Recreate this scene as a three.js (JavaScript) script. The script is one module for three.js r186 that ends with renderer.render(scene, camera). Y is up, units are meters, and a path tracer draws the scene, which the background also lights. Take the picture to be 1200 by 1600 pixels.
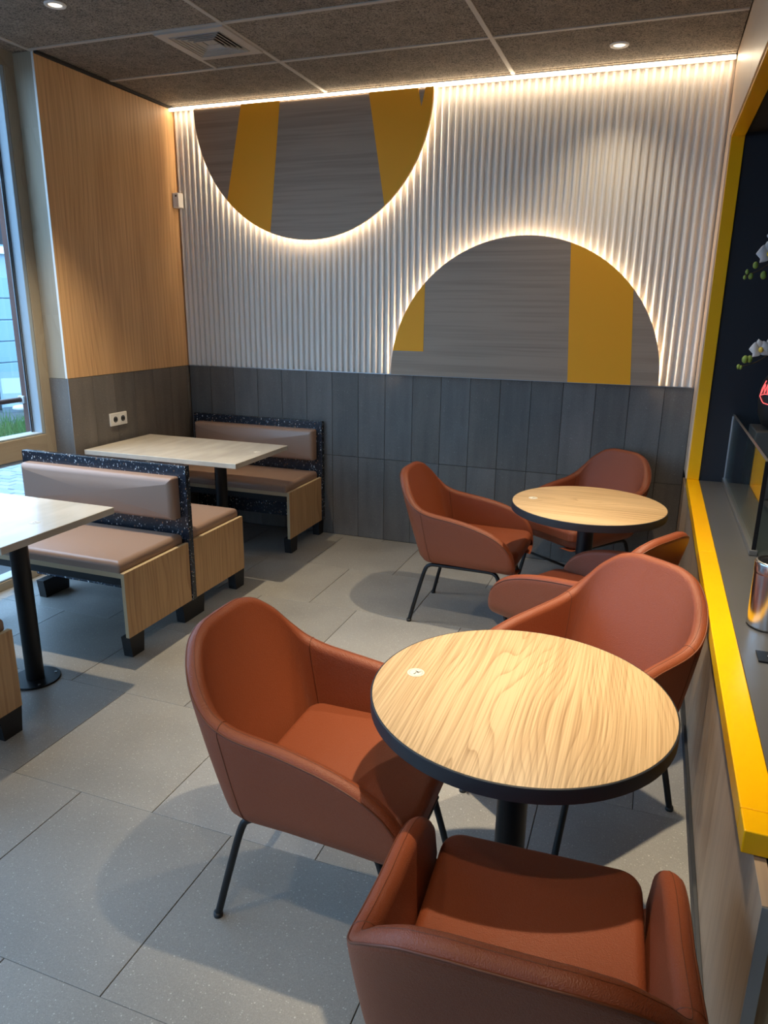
import * as THREE from 'three';
import { RoundedBoxGeometry } from 'three/addons/geometries/RoundedBoxGeometry.js';
import { RectAreaLightUniformsLib } from 'three/addons/lights/RectAreaLightUniformsLib.js';
import { mergeGeometries, toCreasedNormals } from 'three/addons/utils/BufferGeometryUtils.js';

// ---------------------------------------------------------------- camera, sky, exposure
const scene = new THREE.Scene();
const camera = new THREE.PerspectiveCamera(2 * Math.atan(800 / 1124.12) * 180 / Math.PI, 0.75, 0.05, 200);
camera.rotation.order = 'YXZ';
camera.rotation.set(-0.2762, 0.3497, 0.0127);
camera.position.set(3.3, 1.6282, 4.7012);
scene.add(camera);
const renderer = new THREE.WebGLRenderer();
renderer.toneMapping = THREE.LinearToneMapping;
renderer.toneMappingExposure = 1.0;
renderer.shadowMap.enabled = true;
RectAreaLightUniformsLib.init();

// overcast blue-white sky, the same all the way round
{
  const w = 64, h = 32, d = new Float32Array(w * h * 4);
  for (let y = 0; y < h; y++) for (let x = 0; x < w; x++) {
    const up = Math.max(0, (y + 0.5) / h * 2 - 1), i = (y * w + x) * 4, k = 4.0 + 0.8 * up;
    d[i] = 0.50 * k; d[i + 1] = 0.86 * k; d[i + 2] = 1.30 * k; d[i + 3] = 1;
  }
  const sky = new THREE.DataTexture(d, w, h, THREE.RGBAFormat, THREE.FloatType);
  sky.mapping = THREE.EquirectangularReflectionMapping; sky.magFilter = THREE.LinearFilter; sky.needsUpdate = true;
  scene.background = sky;
}
const WARM = new THREE.Color(1.0, 0.83, 0.58), WARMWHITE = new THREE.Color(1.0, 0.79, 0.54);
const SPOT_CD = 18, LED_LINE = 15, LED_HALO = 26;

// measured room: back wall z = 0, left wall x = 0, floor y = 0
const W = 3.543, H = 2.935, TILE_TOP = 1.194, TILE_ROW = 0.597, COL = 1.242, ZB = 7.5;

// ---------------------------------------------------------------- helpers
let seed = 7; const rnd = () => (seed = (seed * 16807) % 2147483647) / 2147483647;
const HT = new Float32Array(4096); for (let i = 0; i < 4096; i++) HT[i] = rnd();
const hsh = (x, y, s) => HT[((x * 73 + y * 197 + s * 59) ^ (x * 31 + y * 13)) & 4095];
function vn(x, y, px, py, s = 0) {                       // periodic value noise
  let x0 = Math.floor(x), y0 = Math.floor(y), fx = x - x0, fy = y - y0;
  fx = fx * fx * (3 - 2 * fx); fy = fy * fy * (3 - 2 * fy);
  const a = ((x0 % px) + px) % px, b = (a + 1) % px, c = ((y0 % py) + py) % py, e = (c + 1) % py;
  return (hsh(a, c, s) * (1 - fx) + hsh(b, c, s) * fx) * (1 - fy) + (hsh(a, e, s) * (1 - fx) + hsh(b, e, s) * fx) * fy;
}
function fbm(x, y, px, py, s, o = 4) { let v = 0, a = 0.5, t = 0; for (let i = 0; i < o; i++) { v += a * vn(x, y, px, py, s + i); t += a; x *= 2; y *= 2; px *= 2; py *= 2; a *= 0.5; } return v / t; }
const lerp = (a, b, t) => a + (b - a) * t, clamp = (v, a = 0, b = 1) => Math.min(b, Math.max(a, v)), sst = (a, b, x) => { const t = clamp((x - a) / (b - a)); return t * t * (3 - 2 * t); };
function texture(n, metres, fn, srgb = true, m = n) {
  const d = new Uint8Array(n * m * 4);
  for (let y = 0; y < m; y++) for (let x = 0; x < n; x++) { const c = fn(x / n, y / m), i = (y * n + x) * 4; d[i] = clamp(c[0]) * 255; d[i + 1] = clamp(c[1]) * 255; d[i + 2] = clamp(c[2]) * 255; d[i + 3] = 255; }
  const t = new THREE.DataTexture(d, n, m); t.wrapS = t.wrapT = THREE.RepeatWrapping; t.magFilter = THREE.LinearFilter; t.minFilter = THREE.LinearMipmapLinearFilter; t.generateMipmaps = true;
  if (srgb) t.colorSpace = THREE.SRGBColorSpace; t.repeat.set(1 / metres, 1 / metres); t.needsUpdate = true; return t;
}
const mix3 = (a, b, t) => [lerp(a[0], b[0], t), lerp(a[1], b[1], t), lerp(a[2], b[2], t)];
const std = (o) => new THREE.MeshStandardMaterial(o), phy = (o) => new THREE.MeshPhysicalMaterial(o);

const used = {};
function numbered(n) { const k = used[n] = (used[n] ?? -1) + 1; return k ? `${n}_${String(k).padStart(3, '0')}` : n; }
function shade(m) { m.castShadow = m.receiveShadow = true; return m; }
function thing(name, label, category, pos = [0, 0, 0], turn = 0, group) {
  const o = new THREE.Group(); o.name = numbered(name); o.position.set(...pos); o.rotation.y = turn;
  o.userData = { label, category }; if (group) o.userData.group = group; scene.add(o); return o;
}
function structure(name, label, category) { const o = new THREE.Group(); o.name = name; o.userData = { kind: 'structure', label, category }; scene.add(o); return o; }
function part(parent, name, geo, m, pos, rot) {
  const o = shade(new THREE.Mesh(geo, m)); o.name = name; if (pos) o.position.set(...pos); if (rot) o.rotation.set(...rot); parent.add(o); return o;
}
// uv in metres, projected per face; v runs along the axis 'grain'
function boxUV(g, grain = 'y', ou = 0, ov = 0) {
  g = g.index ? g.toNonIndexed() : g; const p = g.attributes.position, uv = new Float32Array(p.count * 2), A = { x: 0, y: 1, z: 2 }, gi = A[grain];
  const P = new THREE.Vector3(), Q = new THREE.Vector3(), R = new THREE.Vector3(), c = [];
  for (let i = 0; i < p.count; i += 3) {
    P.fromBufferAttribute(p, i); Q.fromBufferAttribute(p, i + 1).sub(P); R.fromBufferAttribute(p, i + 2).sub(P); Q.cross(R);
    const n = [Math.abs(Q.x), Math.abs(Q.y), Math.abs(Q.z)], k = n[0] >= n[1] && n[0] >= n[2] ? 0 : n[1] >= n[2] ? 1 : 2;
    const v = k === gi ? (gi + 1) % 3 : gi, u = 3 - k - v;
    for (let j = 0; j < 3; j++) { c[0] = p.getX(i + j); c[1] = p.getY(i + j); c[2] = p.getZ(i + j); uv[(i + j) * 2] = c[u] + ou; uv[(i + j) * 2 + 1] = c[v] + ov; }
  }
  g.setAttribute('uv', new THREE.BufferAttribute(uv, 2)); return g;
}
const rbox = (w, h, d, r = 0.004, grain = 'y', ou = 0, ov = 0) => boxUV(new RoundedBoxGeometry(w, h, d, 2, Math.min(r, w / 2.01, h / 2.01, d / 2.01)), grain, ou, ov);
const box = (w, h, d, grain = 'y', ou = 0, ov = 0) => boxUV(new THREE.BoxGeometry(w, h, d), grain, ou, ov);
// a chamfered slab: w x h face, thickness d along z
function slab(w, h, d, c = 0.0015, grain = 'y', ou = 0, ov = 0) {
  const s = new THREE.Shape([[-1, -1], [1, -1], [1, 1], [-1, 1]].map(([a, b]) => new THREE.Vector2(a * (w / 2 - c), b * (h / 2 - c))));
  const g = new THREE.ExtrudeGeometry(s, { depth: d - 2 * c, bevelEnabled: true, bevelSegments: 1, bevelSize: c, bevelThickness: c }); g.translate(0, 0, -d / 2 + c); return boxUV(g, grain, ou, ov);
}
function tube(pts, r, seg = 24, rad = 10, tension = 0.5) { return new THREE.TubeGeometry(new THREE.CatmullRomCurve3(pts.map(p => new THREE.Vector3(...p)), false, 'catmullrom', tension), seg, r, rad, false); }
function bar(a, b, r, rad = 12) { const A = new THREE.Vector3(...a), B = new THREE.Vector3(...b), g = new THREE.CylinderGeometry(r, r, A.distanceTo(B), rad); g.applyQuaternion(new THREE.Quaternion().setFromUnitVectors(new THREE.Vector3(0, 1, 0), B.clone().sub(A).normalize())); g.translate(...A.add(B).multiplyScalar(0.5).toArray()); return g; }
const lathe = (pts, seg = 48) => new THREE.LatheGeometry(pts.map(p => new THREE.Vector2(...p)), seg);
function grid(rows, cols, fn, uvfn) {                    // indexed surface, smooth normals
  const p = [], uv = [], ix = [];
  for (let i = 0; i < rows; i++) for (let j = 0; j < cols; j++) { p.push(...fn(i, j)); uv.push(...(uvfn ? uvfn(i, j) : [j / cols, i / rows])); }
  for (let i = 0; i < rows - 1; i++) for (let j = 0; j < cols - 1; j++) { const a = i * cols + j, b = a + 1, c = a + cols, d = c + 1; ix.push(a, c, b, b, c, d); }
  const g = new THREE.BufferGeometry(); g.setAttribute('position', new THREE.Float32BufferAttribute(p, 3)); g.setAttribute('uv', new THREE.Float32BufferAttribute(uv, 2)); g.setIndex(ix); g.computeVertexNormals(); return g;
}
// upholstered pad: rounded rectangle w x d (x, z), from y = 0 to h, domed by crown
function cushion(w, d, h, rc, re, crown = 0.01, bottomEdge = re) {
  const ring = (inset) => { const a = w / 2 - inset, b = d / 2 - inset, r = Math.max(0, Math.min(rc - inset, a, b)), o = [];
    for (const [sx, sz, a0] of [[1, 1, 0], [-1, 1, 1], [-1, -1, 2], [1, -1, 3]]) for (let k = 0; k <= 6; k++) { const t = (a0 + k / 6) * Math.PI / 2; o.push([sx * (a - r) + r * Math.cos(t), sz * (b - r) + r * Math.sin(t)]); }
    o.push(o[0]); return o; };
  const rows = [], n = 6, mid = Math.min(w, d) / 2;
  rows.push([ring(bottomEdge).map(([x, z]) => [x * 0.02, z * 0.02]), 0]);
  for (let k = 0; k <= n; k++) { const t = k / n * Math.PI / 2; rows.push([ring(bottomEdge * (1 - Math.sin(t))), bottomEdge * (1 - Math.cos(t))]); }
  for (let k = 0; k <= n; k++) { const t = k / n * Math.PI / 2; rows.push([ring(re * (1 - Math.cos(t))), h - re + re * Math.sin(t)]); }
  for (let k = 1; k <= 10; k++) { const q = k / 10; rows.push([ring(re).map(([x, z]) => [x * (1 - q), z * (1 - q)]), h]); }
  return grid(rows.length, rows[0][0].length, (i, j) => { const [x, z] = rows[i][0][j], y = rows[i][1]; return [x, y > h / 2 ? y + crown * (1 - Math.pow(2 * x / w, 4)) * (1 - Math.pow(2 * z / d, 2)) : y, z]; }, (i, j) => [rows[i][0][j][0], rows[i][0][j][1] + rows[i][1]]);
}

// ---------------------------------------------------------------- textures and materials
function woodTex(n, metres, light, dark, o = {}) {
  const { rings = 9, warp = 2.2, pores = 260, contrast = 0.5, along = 1.5, s = 3, fine = 0.35 } = o;
  return texture(n, metres, (u, v) => {
    const q = fbm(u * 3, v * along, 3, Math.max(1, Math.round(along)), s, o.oct ?? 3);
    let r = u * rings + warp * q * 2.4 + (o.jitter ?? 0) * fbm(u * 24, v * 2, 24, 2, s + 47, 2); r = r - Math.floor(r); const line = Math.pow(r, o.sharp ?? 3) * (1 - sst(0.93, 1, r)) * (0.45 + 1.1 * fbm(u * 9, v * 2, 9, 2, s + 23, 2));
    const st = fbm(u * pores, v * (o.run ?? 6), pores, o.run ?? 6, s + 9, 2), big = fbm(u * 14, v * 2, 14, 2, s + 17, 2);
    return mix3(light, dark, clamp(contrast * line + fine * (st - 0.35) + 0.35 * (big - 0.5)));
  });
}
const oakTex = woodTex(1024, 1.0, [0.84, 0.71, 0.54], [0.56, 0.43, 0.28], { rings: 64, warp: 8, contrast: 0.5, along: 1, fine: 0.8, pores: 420, sharp: 5, run: 4, jitter: 2.2, oct: 2 });
const oakTexX = oakTex.clone(); oakTexX.needsUpdate = true;
const panelTex = woodTex(1024, 1.6, [0.86, 0.69, 0.49], [0.66, 0.48, 0.31], { rings: 44, warp: 2.4, contrast: 0.34, along: 1, s: 21, fine: 0.6, pores: 240 });
const benchTex = woodTex(512, 0.8, [0.80, 0.65, 0.47], [0.60, 0.44, 0.28], { rings: 22, warp: 3, contrast: 0.42, along: 1, s: 41, fine: 0.5, pores: 160 });
const greyTex = woodTex(1024, 1.3, [0.655, 0.565, 0.48], [0.49, 0.41, 0.345], { rings: 10, warp: 0.4, contrast: 0.12, along: 1, s: 61, fine: 0.7, pores: 130, run: 3 });
const pineTex = woodTex(512, 1.0, [0.67, 0.62, 0.54], [0.56, 0.51, 0.43], { rings: 10, warp: 2, contrast: 0.4, s: 71 });
const brownTex = woodTex(512, 0.8, [0.42, 0.27, 0.22], [0.26, 0.16, 0.13], { rings: 12, warp: 2, contrast: 0.4, s: 81 });
function speckTex(n, metres, base, dots, s, o = {}) {
  const { cell = 190, share = 0.10, cloud = 0.10, grain = 0.08, streak = 0, tiny = 0.05 } = o;
  return texture(n, metres, (u, v) => {
    let k = 1 + cloud * (fbm(u * 5, v * 5, 5, 5, s, 4) - 0.5) * 2 + grain * (vn(u * n / 1.5, v * n / 1.5, Math.round(n / 1.5), Math.round(n / 1.5), s + 5) - 0.5) * 2;
    if (streak) k += streak * (fbm(u * 26, v * 3, 26, 3, s + 31, 3) - 0.5) * 2;
    let c = [base[0] * k, base[1] * k, base[2] * k];
    const x = u * cell, y = v * cell, cx = Math.floor(x), cy = Math.floor(y), h1 = hsh(cx, cy, s + 7);
    if (h1 < share) { const r = 0.10 + 0.28 * Math.pow(hsh(cx, cy, s + 8), 3), dx = x - cx - 0.3 - 0.4 * hsh(cx, cy, s + 9), dy = y - cy - 0.3 - 0.4 * hsh(cx, cy, s + 10); if (dx * dx + dy * dy < r * r) c = mix3(c, dots, 0.35 + 0.4 * hsh(cx, cy, s + 11)); }
    if (hsh(Math.floor(u * n), Math.floor(v * n), s + 13) < tiny) c = mix3(c, dots, 0.25);
    return c;
  });
}
const floorTex = speckTex(1024, 1.2, [0.585, 0.58, 0.57], [0.86, 0.86, 0.85], 100, { cell: 210, share: 0.16, cloud: 0.07, grain: 0.06 });
const wallTileTex = speckTex(1024, 1.2, [0.43, 0.41, 0.39], [0.66, 0.65, 0.62], 200, { cell: 180, share: 0.06, cloud: 0.09, grain: 0.09, streak: 0.10 });
const ceilTex = texture(1024, 0.6, (u, v) => { const a = fbm(u * 120, v * 120, 120, 120, 300, 3), b = fbm(u * 8, v * 8, 8, 8, 310, 3); const k = 0.48 + 0.10 * (b - 0.5) + (a < 0.40 ? -0.17 * sst(0.42, 0.3, a) : 0.07 * sst(0.5, 0.7, a)); return [k * 1.08, k, k * 0.90]; });
const creamTex = texture(1024, 1.2, (u, v) => { const a = fbm(u * 6, v * 9, 6, 9, 400, 5), b = fbm(u * 3, v * 30, 3, 30, 410, 3), k = 1 + 0.16 * (a - 0.5) + 0.08 * (b - 0.5); return [0.80 * k, 0.765 * k, 0.71 * k]; });
const leatherBump = texture(1024, 0.10, (u, v) => { const k = 0.55 * vn(u * 64, v * 64, 64, 64, 500) + 0.3 * vn(u * 128, v * 128, 128, 128, 501) + 0.15 * vn(u * 24, v * 24, 24, 24, 502); return [k, k, k]; }, false);
const terrazzoTex = (() => {
  const n = 1024, c = document.createElement('canvas'); c.width = c.height = n; const x = c.getContext('2d'); x.fillStyle = '#212936'; x.fillRect(0, 0, n, n);
  const cols = ['#d9dde0', '#c9c4ba', '#8f98a3', '#b98a63', '#e8e8e6', '#6f7b8b', '#a9b4c0'];
  for (let i = 0; i < 2300; i++) {
    const px = rnd() * n, py = rnd() * n, r = 1.2 + 6.5 * Math.pow(rnd(), 2.6), k = 4 + Math.floor(rnd() * 3), a0 = rnd() * 6.28; x.fillStyle = cols[Math.floor(rnd() * cols.length)]; const ra = []; for (let j = 0; j < k; j++) ra.push(r * (0.5 + 0.9 * rnd()));
    for (const ox of [-n, 0, n]) for (const oy of [-n, 0, n]) { if (px + ox < -20 || px + ox > n + 20 || py + oy < -20 || py + oy > n + 20) continue; x.beginPath(); for (let j = 0; j < k; j++) { const a = a0 + j / k * 6.283; x.lineTo(px + ox + Math.cos(a) * ra[j] * 1.3, py + oy + Math.sin(a) * ra[j] * 0.8); } x.closePath(); x.fill(); }
  }
  const t = new THREE.CanvasTexture(c); t.colorSpace = THREE.SRGBColorSpace; t.wrapS = t.wrapT = THREE.RepeatWrapping; t.repeat.set(1 / 0.7, 1 / 0.7); return t;
})();
function stickerTex() {
  const n = 256, c = document.createElement('canvas'); c.width = c.height = n; const x = c.getContext('2d');
  x.fillStyle = '#e9e2d2'; x.fillRect(0, 0, n, n); x.strokeStyle = '#6b655c'; x.lineWidth = 6; x.beginPath(); x.arc(128, 128, 96, 0, 7); x.stroke(); x.lineWidth = 3; x.beginPath(); x.arc(128, 128, 112, 0.4, 5.9); x.stroke();
  x.fillStyle = '#3d3a36'; x.beginPath(); x.moveTo(58, 70); x.quadraticCurveTo(100, 74, 112, 100); x.lineTo(132, 72); x.quadraticCurveTo(128, 100, 112, 122); x.lineTo(86, 172); x.quadraticCurveTo(76, 140, 90, 108); x.quadraticCurveTo(74, 92, 58, 70); x.fill();
  x.fillRect(118, 118, 58, 14); x.beginPath(); x.moveTo(170, 108); x.lineTo(196, 125); x.lineTo(170, 142); x.fill();
  const t = new THREE.CanvasTexture(c); t.colorSpace = THREE.SRGBColorSpace; return t;
}
const M = {
  floor: [0xffffff, 0xf3f2f0, 0xf8f6f2].map(c => std({ map: floorTex, color: c, roughness: 0.48, bumpMap: floorTex, bumpScale: 0.0004 })),
  grout: std({ color: 0x57544f, roughness: 0.9 }),
  wtile: [0xffffff, 0xeeeeee, 0xf8f4ef].map(c => std({ map: wallTileTex, color: c, roughness: 0.6, bumpMap: wallTileTex, bumpScale: 0.0004 })),
  wgrout: std({ color: 0x2a2a2b, roughness: 0.95 }),
  panel: std({ map: panelTex, roughness: 0.5 }), oak: std({ map: oakTex, roughness: 0.46 }), bench: std({ map: benchTex, roughness: 0.5 }),
  grey: std({ map: greyTex, roughness: 0.5 }), pine: std({ map: pineTex, roughness: 0.55 }), brown: std({ map: brownTex, roughness: 0.7 }),
  plyEdge: std({ color: 0xc9b390, roughness: 0.6 }),
  ribs: std({ color: 0xe9e2da, roughness: 0.55 }), ribBase: std({ color: 0xded7ce, roughness: 0.6 }), trimWhite: std({ color: 0xe8dfd4, roughness: 0.5 }),
  ceil: [0xffffff, 0xf0f0f0].map(c => std({ map: ceilTex, color: c, roughness: 0.95, bumpMap: ceilTex, bumpScale: 0.001 })),
  gridBar: std({ color: 0xb3aca3, roughness: 0.45 }), shadowGap: std({ color: 0x2c2a28, roughness: 0.8 }),
  yellowPanel: std({ color: 0xffae08, roughness: 0.6 }), yellow: std({ color: 0xf2b200, roughness: 0.28 }),
  beige: std({ color: 0xd9c0a6, roughness: 0.35 }),
  black: std({ color: 0x15161a, roughness: 0.5 }), blackMetal: std({ color: 0x14161a, roughness: 0.42, metalness: 0.3 }), edgeBand: std({ color: 0x24272d, roughness: 0.55 }),
  navy: std({ color: 0x161922, roughness: 0.6 }), counter: std({ color: 0x505154, roughness: 0.3 }), darkRoom: std({ color: 0x1b1b1e, roughness: 0.7 }),
  leather: phy({ color: 0x854328, roughness: 0.48, bumpMap: leatherBump, bumpScale: 0.0009, specularIntensity: 0.85 }),
  piping: std({ color: 0x643219, roughness: 0.5 }),
  vinyl: phy({ color: 0xa18574, roughness: 0.33, bumpMap: leatherBump, bumpScale: 0.0002, specularIntensity: 1 }),
  terrazzo: std({ map: terrazzoTex, roughness: 0.27 }), cream: std({ map: creamTex, roughness: 0.19 }), creamEdge: std({ color: 0xb8aa96, roughness: 0.5 }),
  steel: std({ color: 0xc9ccd0, roughness: 0.22, metalness: 1 }), alu: std({ color: 0xa9adb2, roughness: 0.35, metalness: 0.9 }),
  white: std({ color: 0xe6e4e0, roughness: 0.4 }), socketHole: std({ color: 0x2a2826, roughness: 0.7 }),
  glass: phy({ color: 0xffffff, roughness: 0, transmission: 1, thickness: 0, ior: 1.5 }), screenGlass: phy({ color: 0xdfeeee, roughness: 0.02, transmission: 1, thickness: 0, ior: 1.5 }),
  led: std({ color: 0x000000, emissive: WARMWHITE, emissiveIntensity: 11 }), lens: std({ color: 0x222222, emissive: new THREE.Color(1, 0.86, 0.66), emissiveIntensity: 2.2 }),
  neon: std({ color: 0x300000, emissive: new THREE.Color(1, 0.12, 0.12), emissiveIntensity: 1.6 }),
  petal: phy({ color: 0xe9eaf0, roughness: 0.6, transmission: 0.3, thickness: 0 }), stamen: std({ color: 0xd8b94a, roughness: 0.6 }), bud: std({ color: 0x7d9440, roughness: 0.5 }), stem: std({ color: 0x4a3d2c, roughness: 0.7 }), leaf: std({ color: 0x2f5a2c, roughness: 0.5 }),
  sticker: std({ map: stickerTex(), roughness: 0.4 }),
  winFrameOut: std({ color: 0xa3b2bd, roughness: 0.5 }), gasket: std({ color: 0x17191c, roughness: 0.6 }),
  asphalt: std({ color: 0x45494d, roughness: 1 }), paver: [0x95999d, 0x878c91].map(c => std({ color: c, roughness: 0.9 })), facade: std({ color: 0x8fa6b2, roughness: 0.8 }), door: std({ color: 0x7f9fb0, roughness: 0.6 }), roof: std({ color: 0x4c5560, roughness: 0.8 }),
  car: phy({ color: 0x7d8a91, roughness: 0.35, metalness: 0.2, clearcoat: 0.6 }), rubber: std({ color: 0x1c1d1f, roughness: 0.8 }), grass: std({ color: 0x52753a, roughness: 0.8 }), rail: std({ color: 0x7a5a50, roughness: 0.5 }),
  plaster: std({ color: 0xcfc8bf, roughness: 0.8 }),
};

// ---------------------------------------------------------------- floor
{
  const f = structure('floor', 'grey speckled square floor tiles laid in half bond', 'floor');
  part(f, 'screed', box(5.2, 0.2, ZB + 0.2), M.grout, [2.3, -0.1115, ZB / 2]);
  const geos = [0, 1, 2, 3, 4].map(k => { const g = slab(0.597, 0.597, 0.012, 0.0008, 'y', k * 0.37, k * 0.53); g.rotateX(-Math.PI / 2); return g; });
  for (let r = -1; r < 12; r++) {
    const z0 = 0.062 + r * 0.598, z1 = z0 + 0.6; if (z0 > ZB) break;
    for (let x0 = (r % 2 === 0 ? 1.288 : 1.593) - 0.6 * 3; x0 < 4.6; x0 += 0.6) {
      const a = Math.max(x0, -0.28), b = Math.min(x0 + 0.6, 4.6), c = Math.max(z0, 0), d = Math.min(z1 - 0.002, ZB); if (b - a < 0.03 || d - c < 0.02) continue;
      const k = Math.floor(rnd() * 5), full = b - a > 0.599 && d - c > 0.59; let g = geos[k];
      if (!full) { g = slab(b - a - 0.003, d - c - 0.003, 0.012, 0.0008, 'y', k * 0.37, k * 0.53); g.rotateX(-Math.PI / 2); }
      part(f, 'tile', g, M.floor[Math.floor(rnd() * 3)], [(a + b) / 2, -0.006, (c + d) / 2]);
    }
  }
}
// ---------------------------------------------------------------- ceiling: panels in a T-bar grid
const XG = [-0.3, -0.014, 1.1806, 2.3672, 3.549], ZG = [0.0, 0.072]; for (let z = 0.6664; z < ZB + 0.3; z += 0.5895) ZG.push(Math.min(z, ZB));
{
  const c = structure('ceiling', 'suspended ceiling of brown grey mineral panels in a pale grid', 'ceiling');
  part(c, 'slab', box(5.2, 0.12, ZB + 0.3), M.shadowGap, [2.3, H + 0.09, ZB / 2]);
  const panel = (x0, x1, z0, z1) => { const g = slab(x1 - x0 - 0.02, z1 - z0 - 0.02, 0.02, 0.002, 'y', rnd(), rnd()); g.rotateX(Math.PI / 2); part(c, 'ceiling_panel', g, M.ceil[rnd() < 0.5 ? 0 : 1], [(x0 + x1) / 2, H + 0.012, (z0 + z1) / 2]); };
  const gbar = (x0, x1, z0, z1) => part(c, 'grid_bar', rbox(x1 - x0, 0.024, z1 - z0, 0.002), M.gridBar, [(x0 + x1) / 2, H + 0.009, (z0 + z1) / 2]);
  for (let i = 0; i < XG.length - 1; i++) for (let j = 0; j < ZG.length - 1; j++) {
    if (ZG[j + 1] - ZG[j] < 0.05 || (i === 0 && ZG[j + 1] < COL)) continue;
    if (i === 1 && j === 2) { panel(XG[1], 0.778, ZG[2], ZG[3]); panel(0.778, XG[2], ZG[2], 0.855); gbar(0.768, 0.788, ZG[2], ZG[3]); continue; }
    panel(XG[i], XG[i + 1], i === 0 && j === 3 ? COL : ZG[j], ZG[j + 1]);
  }
  for (const x of [XG[1], XG[2], XG[3]]) gbar(x - 0.012, x + 0.012, 0.06, ZB);
  for (const z of ZG.slice(2, -1)) for (let i = 1; i < 4; i++) gbar(XG[i] + 0.012, XG[i + 1] - 0.012, z - 0.012, z + 0.012);
  part(c, 'edge_trim', rbox(0.022, 0.014, COL, 0.002), M.shadowGap, [0.014, H - 0.007, COL / 2]);
}
// square louvred air vent
{
  const v = thing('ceiling_vent', 'square metal air vent with nested louvres in the ceiling', 'vent', [0.982, H, 1.052]);
  const s = 0.198;
  const ringGeo = (o, i, y0, y1) => { const sh = new THREE.Shape([[-o, -o], [o, -o], [o, o], [-o, o]].map(q => new THREE.Vector2(...q))); sh.holes.push(new THREE.Path([[-i, -i], [-i, i], [i, i], [i, -i]].map(q => new THREE.Vector2(...q)))); const g = new THREE.ExtrudeGeometry(sh, { depth: y1 - y0, bevelEnabled: false }); g.rotateX(Math.PI / 2); g.translate(0, y1, 0); return g; };
  part(v, 'frame', ringGeo(s, 0.150, -0.012, 0.0), M.gridBar);
  part(v, 'backing', box(0.3, 0.006, 0.3), M.black, [0, 0.004, 0]);
  for (let k = 0; k < 5; k++) {
    const o = 0.147 - k * 0.022, i = o - 0.020; const q = [], n = 4;
    const P = (r, y) => [[-r, y, -r], [r, y, -r], [r, y, r], [-r, y, r]];
    const A = P(o, -0.012), B = P(i, 0.0), ix = [], pos = [...A, ...B].flat();
    for (let e = 0; e < n; e++) { const f = (e + 1) % n; ix.push(e, f, 4 + e, f, 4 + f, 4 + e); }
    const g = new THREE.BufferGeometry(); g.setAttribute('position', new THREE.Float32BufferAttribute(pos, 3)); g.setIndex(ix); const gg = g.toNonIndexed(); gg.computeVertexNormals();
    const h = gg.clone(); h.translate(0, 0.0015, 0); const ia = h.attributes.position.array; for (let t = 0; t < ia.length; t += 9) for (let w = 0; w < 3; w++) { const sw = ia[t + 3 + w]; ia[t + 3 + w] = ia[t + 6 + w]; ia[t + 6 + w] = sw; } h.computeVertexNormals();
    const lip = ringGeo(o + 0.0008, o - 0.0008, -0.0155, -0.011); for (const q of [gg, h]) q.deleteAttribute('uv'); lip.deleteAttribute('uv'); part(v, 'louvre', mergeGeometries([gg, h, lip]), M.gridBar);
  }
  const py = new THREE.ConeGeometry(0.036 * Math.SQRT2, 0.016, 4); py.rotateY(Math.PI / 4); py.rotateX(Math.PI); part(v, 'centre_cap', py, M.gridBar, [0, -0.006, 0]);
}
// recessed downlights
const LAMPS = [
  [2.966, 0.367, 0.09, 'recessed round downlight in the ceiling near the fluted wall', [0, 0], 0.95],
  [0.581, 1.687, 1.0, 'recessed round downlight in the ceiling beside the window'],
  [3.05, 1.58, 1.0, 'recessed round downlight above the far round table'],
  [3.09, 3.05, 1.65, 'recessed round downlight above the near round table', [-0.03, -0.58], 0.56],
  [0.581, 2.95, 0.08, 'recessed round downlight above the near booth'],
  [1.80, 4.30, 0.25, 'recessed round downlight over the open floor'],
  [3.05, 4.35, 0.3, 'recessed round downlight above the camera'],
];
for (const [x, z, k, label, aim = [0, 0], cone = 0.72] of LAMPS) {
  const d = thing('downlight', label, 'downlight', [x, H, z], 0, 'recessed ceiling downlights');
  part(d, 'trim_ring', lathe([[0.030, -0.001], [0.034, -0.006], [0.046, -0.005], [0.048, -0.001], [0.048, 0.001]], 40), M.white);
  part(d, 'light_lens', lathe([[0, -0.0035], [0.024, -0.0035], [0.030, -0.001]], 32), M.lens);
  const l = new THREE.SpotLight(WARM, SPOT_CD * k, 0, cone, aim[1] ? 1 : 0.8, 2); l.position.set(0, -0.02, 0); l.target.position.set(aim[0], -2.93, aim[1]); l.castShadow = true; l.shadow.radius = 1.4; l.shadow.mapSize.set(1024, 1024); d.add(l); d.add(l.target);
}
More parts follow.
